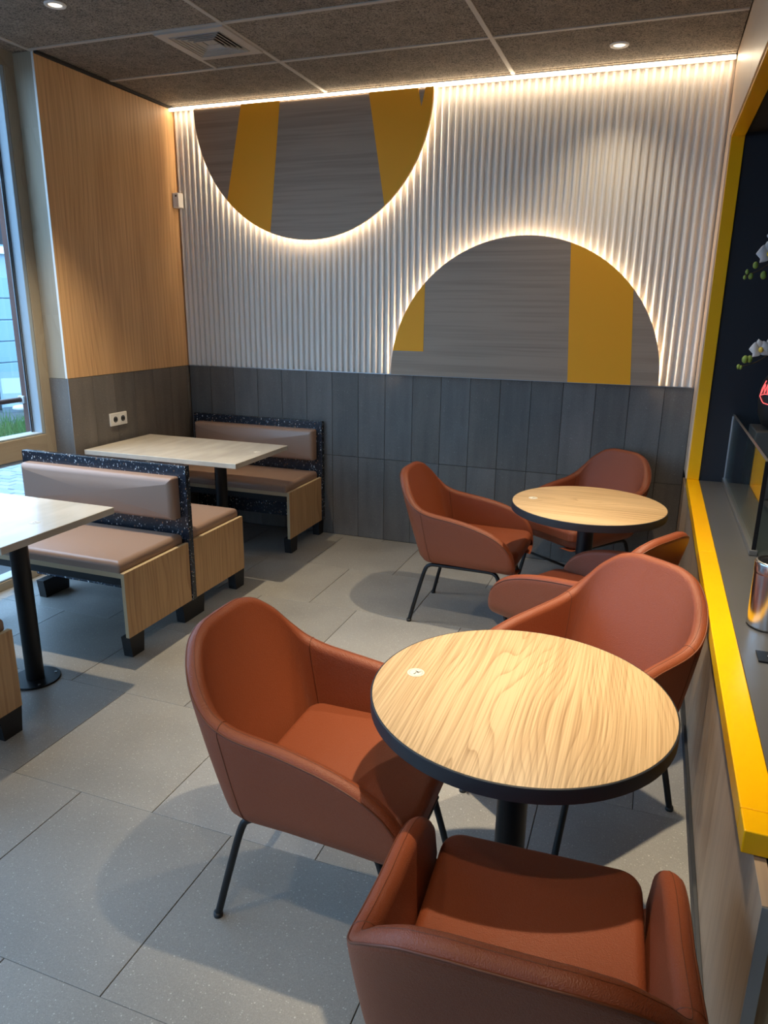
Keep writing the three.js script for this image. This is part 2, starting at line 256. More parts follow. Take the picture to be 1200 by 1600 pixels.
// ---------------------------------------------------------------- back wall
{
  const w = structure('wall_back', 'back wall with white fluted panelling above dark grey tiles', 'wall');
  part(w, 'wall_core', box(4.1, 3.2, 0.15), M.wgrout, [W / 2 + 0.1, 1.5, -0.089]);
  part(w, 'fluted_backing', box(W, H - TILE_TOP, 0.012), M.ribBase, [W / 2, (H + TILE_TOP) / 2, -0.006]);
  const geos = [0, 1, 2, 3, 4, 5].map(k => [slab(0.1975, TILE_ROW - 0.003, 0.012, 0.0008, 'y', k * 0.31, k * 0.47), slab(0.1975, TILE_ROW - 0.003, 0.012, 0.0008, 'y', k * 0.41 + 0.2, k * 0.23)]);
  const xs = [0]; for (let x = 0.182; x < W - 0.02; x += 0.2) xs.push(x); xs.push(W);
  for (let i = 0; i < xs.length - 1; i++) for (let r = 0; r < 2; r++) {
    const w0 = xs[i + 1] - xs[i], k = Math.floor(rnd() * 6), g = Math.abs(w0 - 0.2) < 0.002 ? geos[k][r] : slab(w0 - 0.0025, TILE_ROW - 0.003, 0.012, 0.0008, 'y', k, r);
    part(w, 'tile', g, M.wtile[Math.floor(rnd() * 3)], [(xs[i] + xs[i + 1]) / 2, TILE_ROW * (r + 0.5), -0.006]);
  }
  // 83 rounded flutes
  const n = 83, p = W / n, s = new THREE.Shape(); s.moveTo(-p / 2, 0); s.lineTo(-p / 2, 0.0025);
  const rw = p * 0.29; s.lineTo(-rw - 0.0025, 0.003);
  for (let k = 0; k <= 10; k++) { const t = Math.PI * (1 - k / 10); s.lineTo(rw * Math.cos(t), 0.0045 + 0.0185 * Math.pow(Math.sin(t), 0.75)); }
  s.lineTo(rw + 0.0025, 0.003); s.lineTo(p / 2, 0.0025); s.lineTo(p / 2, 0); s.closePath();
  let g = new THREE.ExtrudeGeometry(s, { depth: 2.912 - TILE_TOP - 0.004, bevelEnabled: false, curveSegments: 2 }); g.rotateX(-Math.PI / 2); g.scale(1, 1, -1);
  { const a = g.attributes.position.array; for (let t = 0; t < a.length; t += 9) for (let q = 0; q < 3; q++) { const sw = a[t + 3 + q]; a[t + 3 + q] = a[t + 6 + q]; a[t + 6 + q] = sw; } g.deleteAttribute('normal'); g.deleteAttribute('uv'); g.computeVertexNormals(); g = toCreasedNormals(g, 0.7); }
  for (let i = 0; i < n; i++) part(w, 'flute', g, M.ribs, [(i + 0.5) * p, TILE_TOP + 0.004, 0]);
  part(w, 'ledge_trim', rbox(W, 0.006, 0.018, 0.001), M.alu, [W / 2, TILE_TOP + 0.001, 0.006]);
  part(w, 'top_trim', rbox(W, 0.022, 0.036, 0.002), M.trimWhite, [W / 2, 2.923, 0.018]);
}
// LED line along the top of the fluted wall
{
  const l = thing('led_profile', 'glowing warm white light strip along the top of the fluted wall', 'light strip', [W / 2, H - 0.024, 0.058]);
  part(l, 'housing', rbox(W - 0.01, 0.022, 0.014, 0.002), M.alu, [0, 0.013, -0.012]);
  part(l, 'led_diffuser', rbox(W - 0.012, 0.02, 0.018, 0.006), M.led, [0, 0.004, 0.006]);
  for (let k = 0; k < 3; k++) {
    const a = new THREE.RectAreaLight(WARMWHITE, LED_LINE, (W - 0.02) / 3, 0.016); a.position.set((k - 1) * (W - 0.02) / 3, -0.009, 0.008); l.add(a); a.lookAt(W / 2 + (k - 1) * (W - 0.02) / 3, 0, 0.05);
  }
}
// backlit half discs
function wallDisc(label, cx, cy, R, keepAbove, keepBelow, bars) {
  const d = thing('wall_disc', label, 'wall panel', [cx, cy, 0]);
  const Z0 = 0.056, TH = 0.016;
  const outline = (r) => { const p = []; for (let k = 0; k < 180; k++) { const a = k / 180 * Math.PI * 2; p.push([r * Math.cos(a), r * Math.sin(a)]); } return p; };
  const clip = (poly, axisFn) => { const o = []; for (let i = 0; i < poly.length; i++) { const a = poly[i], b = poly[(i + 1) % poly.length], fa = axisFn(a), fb = axisFn(b); if (fa >= 0) o.push(a); if (fa * fb < 0) { const t = fa / (fa - fb); o.push([lerp(a[0], b[0], t), lerp(a[1], b[1], t)]); } } return o; };
  const cutFns = []; if (keepBelow !== null) cutFns.push(p => keepBelow - p[1]); if (keepAbove !== null) cutFns.push(p => p[1] - keepAbove);
  const cut = (poly) => cutFns.reduce(clip, poly);
  const ext = (poly, z0, t, c) => { const g = new THREE.ExtrudeGeometry(new THREE.Shape(poly.map(q => new THREE.Vector2(...q))), { depth: t - 2 * c, bevelEnabled: c > 0, bevelSize: c, bevelThickness: c, bevelSegments: 1, bevelOffset: -c }); g.translate(0, 0, z0 + c); return boxUV(g, 'x', cx, cy); };
  part(d, 'panel', ext(cut(outline(R)), Z0, TH, 0.001), M.grey);
  for (const b of bars) {
    let poly = cut(outline(R - 0.0015)); for (const f of b.cuts) poly = clip(poly, f);
    if (b.notch) { const i = poly.findIndex((q, k) => { const r = poly[(k + 1) % poly.length]; return Math.abs(q[1] - keepBelow) < 1e-6 && Math.abs(r[1] - keepBelow) < 1e-6; }); const n = b.notch.map(([x, y]) => [x - cx, Math.min(y - cy, keepBelow)]); if (poly[i][0] > n[0][0]) n.reverse(); poly.splice(i + 1, 0, ...n); }
    const m = part(d, 'yellow_bar', ext(poly, Z0 + TH - 0.001, 0.003, 0), M.yellowPanel); m.userData.label = 'golden yellow shape';
  }
  const rs = R - 0.05, segs = 22, ring = [];
  const inside = (a, r) => { const p = [r * Math.cos(a), r * Math.sin(a)]; return cutFns.every(f => f(p) > 0.0); };
  const back = cut(outline(rs - 0.004)); part(d, 'spacer', ext(back, 0.0235, Z0 - 0.0235, 0), M.ribBase);
  const N = 240; let run = []; const runs = [];
  for (let k = 0; k <= N; k++) { const a = -Math.PI / 2 + k / N * Math.PI * 2 + (keepAbove !== null ? Math.PI : 0) - Math.PI; if (inside(a, rs)) run.push(a); else if (run.length) { runs.push(run); run = []; } } if (run.length) runs.push(run);
  for (const r of runs) {
    if (r.length < 3) continue; const a0 = r[0], a1 = r[r.length - 1];
    part(d, 'led_strip', grid(r.length, 2, (i, j) => [rs * Math.cos(r[i]), rs * Math.sin(r[i]), j ? 0.053 : 0.031]), M.led);
    const n = Math.max(2, Math.round(segs * (a1 - a0) / Math.PI)), len = rs * (a1 - a0) / n;
    for (let k = 0; k < n; k++) {
      const a = lerp(a0, a1, (k + 0.5) / n), c = Math.cos(a), s = Math.sin(a), l = new THREE.RectAreaLight(WARMWHITE, LED_HALO, len, 0.018); l.position.set((rs + 0.004) * c, (rs + 0.004) * s, 0.042);
      const X = new THREE.Vector3(-s, c, 0), Zv = new THREE.Vector3(-c, -s, 0.12).normalize(), Y = new THREE.Vector3().crossVectors(Zv, X); l.quaternion.setFromRotationMatrix(new THREE.Matrix4().makeBasis(X, Y, Zv)); d.add(l);
    }
  }
}
{
  const cx = 1.05, cy = 2.906, L = (x0, y0, x1, y1, s) => (p) => s * ((x1 - x0) * (p[1] + cy - y0) - (y1 - y0) * (p[0] + cx - x0));   // keeps one side of a line given in wall metres
  wallDisc('backlit grey wood half disc cut off by the ceiling, with yellow stripes', cx, cy, 0.845, null, 2.907 - cy, [
    { cuts: [L(0.578, 2.922, 0.445, 2.349, 1), L(0.862, 2.916, 0.765, 2.112, -1)] },
    { cuts: [L(1.476, 2.917, 1.581, 2.301, 1)], notch: [[1.797, 2.907], [1.819, 2.803], [1.845, 2.907]] },
  ]);
  const ox = 2.494, oy = 1.214, X = (v, s) => (p) => s * (p[0] + ox - v), Y = (v, s) => (p) => s * (p[1] + oy - v);
  const L2 = (x0, y0, x1, y1, s) => (p) => s * ((x1 - x0) * (p[1] + oy - y0) - (y1 - y0) * (p[0] + ox - x0));
  wallDisc('backlit grey wood half disc standing on the tiles, with yellow stripes', ox, oy, 0.847, TILE_TOP + 0.006 - oy, null, [
    { cuts: [X(1.872, -1), Y(1.357, 1)] }, { cuts: [L2(2.767, 2.019, 2.811, 1.202, 1), L2(3.146, 1.741, 3.182, 1.207, -1)] },
  ]);
}
// ---------------------------------------------------------------- left wall: oak laminate above grey tiles, ending at the window
{
  const w = structure('wall_left', 'left wall of oak panelling above grey tiles', 'wall');
  part(w, 'wall_core', box(0.236, 3.2, COL - 0.016 + 0.15), M.wgrout, [-0.132, 1.5, (COL - 0.016 - 0.15) / 2]);
  part(w, 'oak_panel', rbox(0.014, H - TILE_TOP - 0.002, COL, 0.0015, 'y', 0.4, 0.2), M.panel, [-0.007, (H + TILE_TOP) / 2, COL / 2]);
  const zs = [0.0, 0.04, 0.24, 0.44, 0.64, 0.838, 1.036, COL];
  for (let i = 0; i < zs.length - 1; i++) for (let r = 0; r < 2; r++) {
    const g = slab(zs[i + 1] - zs[i] - 0.0025, TILE_ROW - 0.003, 0.012, 0.0008, 'y', rnd(), rnd()); g.rotateY(Math.PI / 2);
    part(w, 'tile', g, M.wtile[Math.floor(rnd() * 3)], [-0.006, TILE_ROW * (r + 0.5), (zs[i] + zs[i + 1]) / 2]);
  }
  // the end of the wall, facing the room beside the window
  part(w, 'end_panel', rbox(0.131, H - TILE_TOP - 0.002, 0.014, 0.0005, 'y', 1.1, 0.5), M.pine, [-0.0795, (H + TILE_TOP) / 2, COL - 0.008]);
  for (let r = 0; r < 2; r++) part(w, 'tile', slab(0.143, TILE_ROW - 0.003, 0.012, 0.0008, 'y', 0.3 + r, 0.1), M.wtile[0], [-0.0725, TILE_ROW * (r + 0.5), COL - 0.006]);
  part(w, 'corner_edge', rbox(0.0144, H - TILE_TOP - 0.002, 0.003, 0.0005), M.white, [-0.0072, (H + TILE_TOP) / 2, COL + 0.0008]);
  part(w, 'corner_trim', rbox(0.004, TILE_TOP - 0.6, 0.004, 0.001), M.alu, [0, 0.6 + (TILE_TOP - 0.6) / 2, COL]);
}
// windows along the left side and across the front behind the viewer
function glazing(name, label, n, x0, z0, len, alongX) {
  const g = structure(name, label, 'window'), P = (a, y, o) => alongX ? [x0 + a, y, z0 + o] : [x0 - o, y, z0 + a];
  const B = (nm, a0, a1, y0, y1, d, m, off = 0, r = 0.004) => part(g, nm, alongX ? rbox(a1 - a0, y1 - y0, d, r, y1 - y0 > a1 - a0 ? 'y' : 'x') : rbox(d, y1 - y0, a1 - a0, r, y1 - y0 > a1 - a0 ? 'y' : 'z'), m, P((a0 + a1) / 2, (y0 + y1) / 2, off));
  const pitch = len / n;
  B('sill_rail', 0, len, 0.0, 0.05, 0.10, M.pine); B('head_rail', 0, len, 2.86, 2.99, 0.10, M.pine);
  for (let i = 0; i < n; i++) {
    const a = i * pitch, b = a + pitch; B('jamb', a, a + 0.082, 0.05, 2.86, 0.10, M.pine); B('jamb', b - 0.082, b, 0.05, 2.86, 0.10, M.pine);
    B('transom', a + 0.082, b - 0.082, 0.735, 0.862, 0.10, M.pine);
    for (const [y0, y1] of [[0.05, 0.735], [0.862, 2.86]]) {
      B('bead', a + 0.082, a + 0.108, y0, y1, 0.092, M.winFrameOut, 0.001); B('bead', b - 0.108, b - 0.082, y0, y1, 0.092, M.winFrameOut, 0.001);
      B('bead', a + 0.108, b - 0.108, y0, y0 + 0.012, 0.092, M.winFrameOut, 0.001); B('bead', a + 0.108, b - 0.108, y1 - 0.02, y1, 0.092, M.winFrameOut, 0.001);
      for (const [e, f] of [[0.108, 0.114], [0.117, 0.124]]) { B('gasket', a + e, a + f, y0, y1, 0.008, M.gasket, 0.022, 0.001); B('gasket', b - f, b - e, y0, y1, 0.008, M.gasket, 0.022, 0.001); } B('spacer_bar', a + 0.114, a + 0.117, y0, y1, 0.008, M.winFrameOut, 0.022, 0.001); B('spacer_bar', b - 0.117, b - 0.114, y0, y1, 0.008, M.winFrameOut, 0.022, 0.001);
      const pg = new THREE.PlaneGeometry(pitch - 0.224, y1 - y0 - 0.03); if (!alongX) pg.rotateY(Math.PI / 2); part(g, 'pane', pg, M.glass, P((a + b) / 2, (y0 + y1) / 2, 0.022));
    }
  }
}
const WEND = 5.9;
glazing('window_1', 'tall timber framed window beside the booths', 3, -0.196, COL - 0.0155, WEND - COL, false);
{ const w = structure('wall_left_rear', 'plain plaster wall beyond the windows', 'wall'); part(w, 'plaster', box(0.1, 3.1, ZB - WEND + 0.016), M.plaster, [-0.196, 1.5, (ZB + WEND - 0.016) / 2]); }
glazing('window_2', 'timber framed shopfront glazing behind the viewer', 2, -0.145, ZB + 0.05, 2.4, true);
{ const w = structure('wall_front', 'plain plaster wall behind the viewer', 'wall'); part(w, 'plaster', box(2.45, 3.1, 0.12), M.plaster, [2.256 + 1.225, 1.5, ZB + 0.06]); }
// ---------------------------------------------------------------- right side: partition, pass-through frame, counter
const XR = 3.574, XF = 3.551, ZP = 0.276, HL = 0.698, BEAM = 2.504, ZE = 3.404;
{
  const w = structure('wall_right', 'right wall of pale panels around the serving hatch', 'wall');
  part(w, 'pier_panel', rbox(0.073, BEAM - HL, ZP, 0.002), M.beige, [XF + 0.0295, (BEAM + HL) / 2, ZP / 2]);
  part(w, 'pier_base', rbox(0.1, HL - 0.052, 0.274, 0.002), M.grey, [3.5445 + 0.05, (HL - 0.052) / 2, 0.1375]);
  for (const [a, b] of [[0, 1.105], [1.108, 3.3], [3.303, ZB]]) part(w, 'bulkhead_panel', rbox(0.0245, H - BEAM + 0.02, b - a, 0.0015), M.beige, [XF + 0.0057, (H + BEAM) / 2 + 0.01, (a + b) / 2]);
  const q = structure('wall_hatch_end', 'navy end wall inside the serving hatch', 'wall'), q2 = structure('wall_hatch_back', 'dark rear wall inside the serving hatch', 'wall'), q3 = structure('ceiling_hatch', 'dark soffit above the serving hatch', 'ceiling');
  part(q3, 'soffit', box(1.05, 0.46, ZB), M.darkRoom, [XF + 0.018 + 0.525, BEAM + 0.236, ZB / 2]);
  part(q, 'hatch_end_wall', box(1.1, 2.56, 0.25), M.navy, [3.617 + 0.52, 1.28, ZP - 0.128]);
  part(q2, 'hatch_back_wall', box(0.1, 3.1, ZB), M.darkRoom, [4.66, 1.5, ZB / 2]);
}
{
  const f = thing('hatch_frame', 'bright yellow frame bar lining the serving hatch and counter edge', 'frame');
  const p = part(f, 'post', rbox(0.064, BEAM - HL, 0.012, 0.002), M.yellow, [XF + 0.0325, (BEAM + HL) / 2, ZP + 0.005]);
  part(f, 'beam', rbox(0.064, 0.014, ZB - ZP - 0.02, 0.002), M.yellow, [XF + 0.0325, BEAM - 0.006, (ZB + ZP) / 2]);
  const zs = [ZP, 1.66, 3.333, ZE]; for (let i = 0; i < 3; i++) part(f, 'ledge', rbox(0.066, 0.05, zs[i + 1] - zs[i] - 0.001, 0.003), M.yellow, [XF + 0.033, HL - 0.025, (zs[i] + zs[i + 1]) / 2]);
}
{
  const c = thing('counter', 'serving counter with grey wood front and dark worktop', 'counter');
  part(c, 'front_panel', rbox(0.022, HL - 0.055, 3.525 - 0.285, 0.001, 'y', 0.2, 0.4), M.grey, [XR + 0.011, 0.002 + (HL - 0.055) / 2, (3.525 + 0.285) / 2]);
  part(c, 'edge_strip', rbox(0.022, HL - 0.056, 0.004, 0.001), M.alu, [XR + 0.011, (HL - 0.056) / 2 + 0.002, 3.527]);
  part(c, 'worktop', rbox(0.98, 0.03, ZE - ZP - 0.004, 0.002), M.counter, [3.618 + 0.49, HL - 0.017, (ZP + ZE) / 2]);
  part(c, 'end_panel', rbox(0.9, 0.565, 0.02, 0.002), M.bench, [3.6 + 0.452, 0.2905, 3.44]);
  part(c, 'end_rail', rbox(0.9, 0.085, 0.018, 0.002), M.black, [3.6 + 0.452, 0.62, 3.38]);
}
{
  const b = structure('baseboard_right', 'dark skirting strip along the counter foot', 'baseboard'); part(b, 'strip', rbox(0.012, 0.05, 3.24, 0.002), M.edgeBand, [XR - 0.006, 0.025, 1.9]);
}
// glass screen on the counter
{
  const g = thing('glass_screen', 'low clear glass screen standing in a metal channel on the counter', 'glass screen', [3.752, HL, 0.956]);
  part(g, 'channel', rbox(0.03, 0.022, 1.385, 0.002), M.alu, [0, 0.011, 0]);
  part(g, 'pane', new THREE.PlaneGeometry(1.36, 0.36).rotateY(-Math.PI / 2), M.screenGlass, [-0.004, 0.2, 0]);
  part(g, 'pane', new THREE.PlaneGeometry(1.36, 0.36).rotateY(-Math.PI / 2), M.screenGlass, [0.004, 0.2, 0]);
  part(g, 'post', rbox(0.016, 0.375, 0.012, 0.002), M.alu, [0, 0.1875, -0.685]); part(g, 'edge_strip', rbox(0.016, 0.36, 0.005, 0.001), M.blackMetal, [0, 0.2, 0.685]); part(g, 'top_edge', rbox(0.01, 0.005, 1.37, 0.001), M.alu, [0, 0.382, 0]);
}
// steel canister
{
  const k = thing('steel_canister', 'brushed steel lidded canister on the dark worktop', 'canister', [3.715, HL, 2.37]);
  part(k, 'body', lathe([[0, 0.002], [0.056, 0.002], [0.06, 0.006], [0.06, 0.172], [0.0605, 0.174]], 56), M.steel);
  part(k, 'lid', lathe([[0.0605, 0.1755], [0.0615, 0.178], [0.0615, 0.205], [0.058, 0.211], [0.05, 0.212], [0.047, 0.208], [0, 0.206]], 56), M.steel);
  part(k, 'base_ring', lathe([[0.0, 0.0], [0.059, 0.0], [0.059, 0.004], [0, 0.004]], 48), M.black);
}
{
  const k = thing('acrylic_holder', 'small clear acrylic holder beside the steel canister', 'holder', [3.705, HL, 2.61]);
  part(k, 'base', rbox(0.09, 0.004, 0.07, 0.001), M.blackMetal, [0, 0.002, 0]); part(k, 'panel', rbox(0.05, 0.08, 0.003, 0.001), M.screenGlass, [0.02, 0.044, -0.02]); part(k, 'panel', rbox(0.003, 0.08, 0.05, 0.001), M.screenGlass, [-0.006, 0.044, 0.0]); part(k, 'knob', new THREE.SphereGeometry(0.008, 16, 12), M.steel, [-0.015, 0.012, 0.015]);
}
// dark pedestal, vase with neon drawing, orchid
{
  const b = thing('pedestal_box', 'dark grey box behind the glass screen', 'box', [3.965, HL, 0.50]); part(b, 'body', rbox(0.28, 0.35, 0.3, 0.006), M.counter, [0, 0.175, 0]); part(b, 'foot', rbox(0.26, 0.006, 0.28, 0.001), M.black, [0, 0.003, 0]);
  const v = thing('flower_vase', 'round black vase with a red glowing line drawing', 'vase', [3.948, HL + 0.35, 0.52]);
  part(v, 'body', lathe([[0, 0], [0.05, 0], [0.088, 0.02], [0.112, 0.07], [0.12, 0.14], [0.12, 0.2], [0.108, 0.25], [0.09, 0.275], [0.085, 0.275], [0.085, 0.25], [0, 0.22]], 40), M.black);
  const S = (pts) => tube(pts.map(([a, y]) => { const r = 0.1235 - Math.max(0, y - 0.2) * 0.22 - Math.max(0, 0.12 - y) * 0.1; return [r * Math.sin(a), y, r * Math.cos(a)]; }), 0.0022, 28, 6, 0.2);
  for (const q of [[[-1.3, 0.17], [-1.22, 0.21], [-1.12, 0.25]], [[-1.3, 0.17], [-1.0, 0.14], [-0.5, 0.13]], [[-1.2, 0.185], [-1.1, 0.235], [-1.02, 0.185], [-0.94, 0.235], [-0.86, 0.185], [-0.7, 0.23]], [[-1.28, 0.175], [-0.95, 0.185], [-0.5, 0.18]]]) part(v, 'neon_line', S(q), M.neon);
}
{
  const o = thing('orchid', 'white orchid with green buds on arching stems', 'orchid', [3.948, HL + 0.62, 0.52]);
  const petal = (w, l) => grid(9, 7, (i, j) => { const t = i / 8, s = (j / 6 - 0.5) * 2, ww = w * Math.sin(Math.PI * Math.pow(clamp(t * 0.98 + 0.01), 0.75)); return [s * ww, t * l, 0.012 * Math.sin(t * 3) - 0.006 * s * s]; });
  const big = petal(0.034, 0.05), small = petal(0.02, 0.05);
  const flower = (p, ry, rx, s = 1) => { const f = new THREE.Group(); f.name = 'flower'; f.position.set(...p); f.rotation.set(rx, ry, 0.2); f.scale.setScalar(s); o.add(f); for (const a of [1.45, -1.45]) part(f, 'petal', big, M.petal, [0, 0, 0], [0, 0, a]); for (const a of [0, 2.3, -2.3]) part(f, 'sepal', small, M.petal, [0, 0, -0.003], [0, 0, a]); part(f, 'lip', new THREE.SphereGeometry(0.011, 14, 10).scale(1, 1.2, 1.3), M.stamen, [0, -0.006, 0.01]); };
  const R = (x, y, z) => [x - 3.948, y - HL - 0.62, z - 0.52];
  part(o, 'stem', tube([R(3.948, 1.29, 0.52), R(3.96, 1.55, 0.6), R(3.9, 1.86, 0.66), R(3.80, 1.87, 0.70), R(3.72, 1.82, 0.72), R(3.665, 1.795, 0.73)], 0.0028, 40, 7), M.stem);
  part(o, 'stem', tube([R(3.95, 1.29, 0.53), R(3.93, 1.42, 0.62), R(3.86, 1.46, 0.7), R(3.77, 1.40, 0.74), R(3.69, 1.372, 0.76)], 0.0028, 36, 7), M.stem);
  flower(R(3.755, 1.90, 0.70), 0.2, -0.15, 1.1); flower(R(3.79, 1.98, 0.68), 0.3, -0.1, 1.1); flower(R(3.775, 1.46, 0.74), 0.2, -0.3, 1.0); flower(R(3.85, 1.5, 0.72), 0.1, -0.1);
  const bud = new THREE.SphereGeometry(0.013, 14, 10).scale(0.85, 1.15, 0.85);
  for (const [x, y, z, s] of [[3.665, 1.79, 0.73, 0.7], [3.672, 1.815, 0.73, 0.8], [3.69, 1.795, 0.725, 1], [3.705, 1.845, 0.72, 1.1], [3.745, 1.80, 0.72, 1.3], [3.69, 1.375, 0.76, 0.8], [3.70, 1.372, 0.76, 0.7], [3.715, 1.41, 0.755, 1.3], [3.735, 1.412, 0.75, 1.2]]) { const b = part(o, 'bud', bud, M.bud, R(x, y, z)); b.scale.setScalar(s); }
  for (const a of [0.6, 2.4, 4.1]) part(o, 'leaf', petal(0.035, 0.2), M.leaf, [0, 0.005, 0], [-0.7, a, 0]);
}
// ---------------------------------------------------------------- round tables
function roundTable(label, x, z, grain, stick) {
  const t = thing('round_table', label, 'table', [x, 0, z], 0, 'round cafe tables'), Ht = 0.75;
  const top = lathe([[0, Ht - 0.03], [0.349, Ht - 0.03], [0.352, Ht - 0.028], [0.352, Ht - 0.0005], [0.351, Ht], [0, Ht]], 96).toNonIndexed(); top.computeVertexNormals();
  part(t, 'table_top', boxUV(toCreasedNormals(top, 0.5), grain, x * 0.37 + 0.15, z * 0.61), M.oak);
  part(t, 'edge_band', lathe([[0.352, Ht - 0.036], [0.356, Ht - 0.035], [0.3565, Ht - 0.003], [0.355, Ht - 0.001], [0.3522, Ht - 0.001]], 96), M.edgeBand);
  part(t, 'mounting_plate', lathe([[0, Ht - 0.04], [0.13, Ht - 0.04], [0.13, Ht - 0.031], [0, Ht - 0.031]], 32), M.blackMetal);
  part(t, 'pole', new THREE.CylinderGeometry(0.038, 0.038, Ht - 0.05, 32), M.blackMetal, [0, (Ht - 0.05) / 2 + 0.01, 0]);
  part(t, 'base_plate', lathe([[0, 0.0005], [0.122, 0.0005], [0.124, 0.002], [0.124, 0.007], [0.121, 0.009], [0.045, 0.011], [0.04, 0.016], [0, 0.016]], 64), M.blackMetal);
  part(t, 'sticker', new THREE.CylinderGeometry(0.0215, 0.0215, 0.0008, 36), M.sticker, [stick[0] - x, Ht + 0.0005, stick[1] - z], [0, -0.25, 0]);
}
roundTable('round oak topped table nearest the viewer', 3.085, 3.15, 'z', [2.823, 3.145]);
roundTable('round oak topped table in front of the tiled back wall', 3.08, 1.283, 'x', [2.821, 1.276]);
// ---------------------------------------------------------------- booth tables
function boothTable(label, z0, z1, xe, px, pz, st) {
  const x0 = 0.03, t = thing('booth_table', label, 'table', [(x0 + xe) / 2, 0, (z0 + z1) / 2], 0, 'booth tables'), w = xe - x0, d = z1 - z0, Ht = 0.757;
  part(t, 'table_top', rbox(w, 0.03, d, 0.003, 'x', z0, 0.3), M.cream, [0, Ht - 0.015, 0]);
  for (const s of [1, -1]) { const X = s > 0 ? px - (x0 + xe) / 2 : -(px - (x0 + xe) / 2), Z = pz - (z0 + z1) / 2;
    part(t, 'mounting_plate', rbox(0.2, 0.008, 0.2, 0.002), M.blackMetal, [X, Ht - 0.034, Z]);
    part(t, 'pole', new THREE.CylinderGeometry(0.038, 0.038, Ht - 0.045, 32), M.blackMetal, [X, (Ht - 0.045) / 2 + 0.007, Z]);
    const b = part(t, 'base_plate', lathe([[0, 0.0005], [0.104, 0.0005], [0.106, 0.002], [0.106, 0.007], [0.103, 0.009], [0, 0.009]], 48), M.blackMetal, [X, 0, Z]);
    for (let k = 0; k < 4; k++) part(b, 'bolt', new THREE.CylinderGeometry(0.006, 0.006, 0.003, 12), M.alu, [0.085 * Math.cos(k * 1.571 + 0.6), 0.0105, 0.085 * Math.sin(k * 1.571 + 0.6)]);
  }
  part(t, 'sticker', new THREE.CylinderGeometry(0.0215, 0.0215, 0.0008, 36), M.sticker, [st[0] - (x0 + xe) / 2, Ht + 0.0005, st[1] - (z0 + z1) / 2]);
}
boothTable('pale stone effect booth table against the oak wall', 0.56, 1.20, 1.115, 0.79, 0.86, [1.045, 0.835]);
boothTable('pale stone effect booth table at the left edge reflecting the window', 2.205, 2.82, 1.105, 0.835, 2.50, [0.965, 2.52]);
// ---------------------------------------------------------------- booth benches
const foot = (w) => { const s = new THREE.Shape([[-w / 2 - 0.0, 0.105], [w / 2, 0.105], [w / 2 - 0.012, 0.001], [-w / 2 + 0.012, 0.001]].map(q => new THREE.Vector2(...q))); const g = new THREE.ExtrudeGeometry(s, { depth: 0.05, bevelEnabled: false }); g.translate(0, 0, -0.05); g.rotateY(Math.PI / 2); return g; };
function bench(label, zBoard, sides, x0 = 0.045) {
  // the backboard stands at zBoard; each side s (+1 towards the viewer, -1 away) carries a seat 0.5 m deep
  const xe = 1.108, b = thing('booth_bench', label, 'bench', [(x0 + xe) / 2, 0, zBoard], 0, 'upholstered booth benches'), cx = (x0 + xe) / 2, len = xe - x0;
  part(b, 'backboard', rbox(len + 0.016, 0.735, 0.036, 0.003, 'x', zBoard, 0.3), M.terrazzo, [0, 0.105 + 0.735 / 2, 0]);
  for (const s of sides) {
    const D = 0.505, z = (v) => s * (0.018 + v);
    const bc = cushion(len - 0.07, 0.225, 0.07, 0.012, 0.03, 0.012, 0.004); bc.rotateX(s * Math.PI / 2); if (s < 0) bc.rotateZ(0);
    part(b, 'back_cushion', bc, M.vinyl, [0, 0.672, s * 0.0185]);
    const sc = cushion(len - 0.03, D - 0.012, 0.055, 0.012, 0.028, 0.008, 0.006); part(b, 'seat_cushion', sc, M.vinyl, [-0.012, 0.426, z(D / 2 + 0.002)]);
    part(b, 'seat_board', rbox(len - 0.024, 0.026, D - 0.015, 0.002, 'x'), M.plyEdge, [-0.012, 0.4125, z(D / 2 - 0.004)]);
    part(b, 'front_rail', rbox(len - 0.06, 0.05, 0.03, 0.002), M.black, [-0.02, 0.373, z(D - 0.06)]);
    const e = part(b, 'end_panel', rbox(0.02, 0.325, D, 0.0015, 'y', zBoard, 0.2 + s), M.bench, [len / 2 - 0.01, 0.268, z(D / 2)]);
    part(e, 'ply_edge', rbox(0.0185, 0.324, 0.002, 0.0008), M.plyEdge, [0, 0, s * (D / 2)]); part(e, 'ply_edge', rbox(0.0185, 0.002, D - 0.002, 0.0008), M.plyEdge, [0, 0.1625, 0]);
    for (const [xx, nm] of [[len / 2 - 0.002, 1], [-len / 2 + 0.12, 2]]) { part(b, 'foot', foot(0.108), M.black, [xx, 0, z(D - 0.056)]); }
  }
  for (const xx of [len / 2 - 0.002, -len / 2 + 0.12]) part(b, 'foot', foot(sides.length > 1 ? 0.2 : 0.09), M.black, [xx, 0, sides.length > 1 ? 0 : sides[0] * 0.03]);
}
bench('single booth bench against the dark tiled back wall', 0.020, [1]);
bench('back to back booth bench between the two booth tables', 1.664, [1, -1]);
bench('booth bench end cut off by the left edge of the picture', 3.345, [-1]);
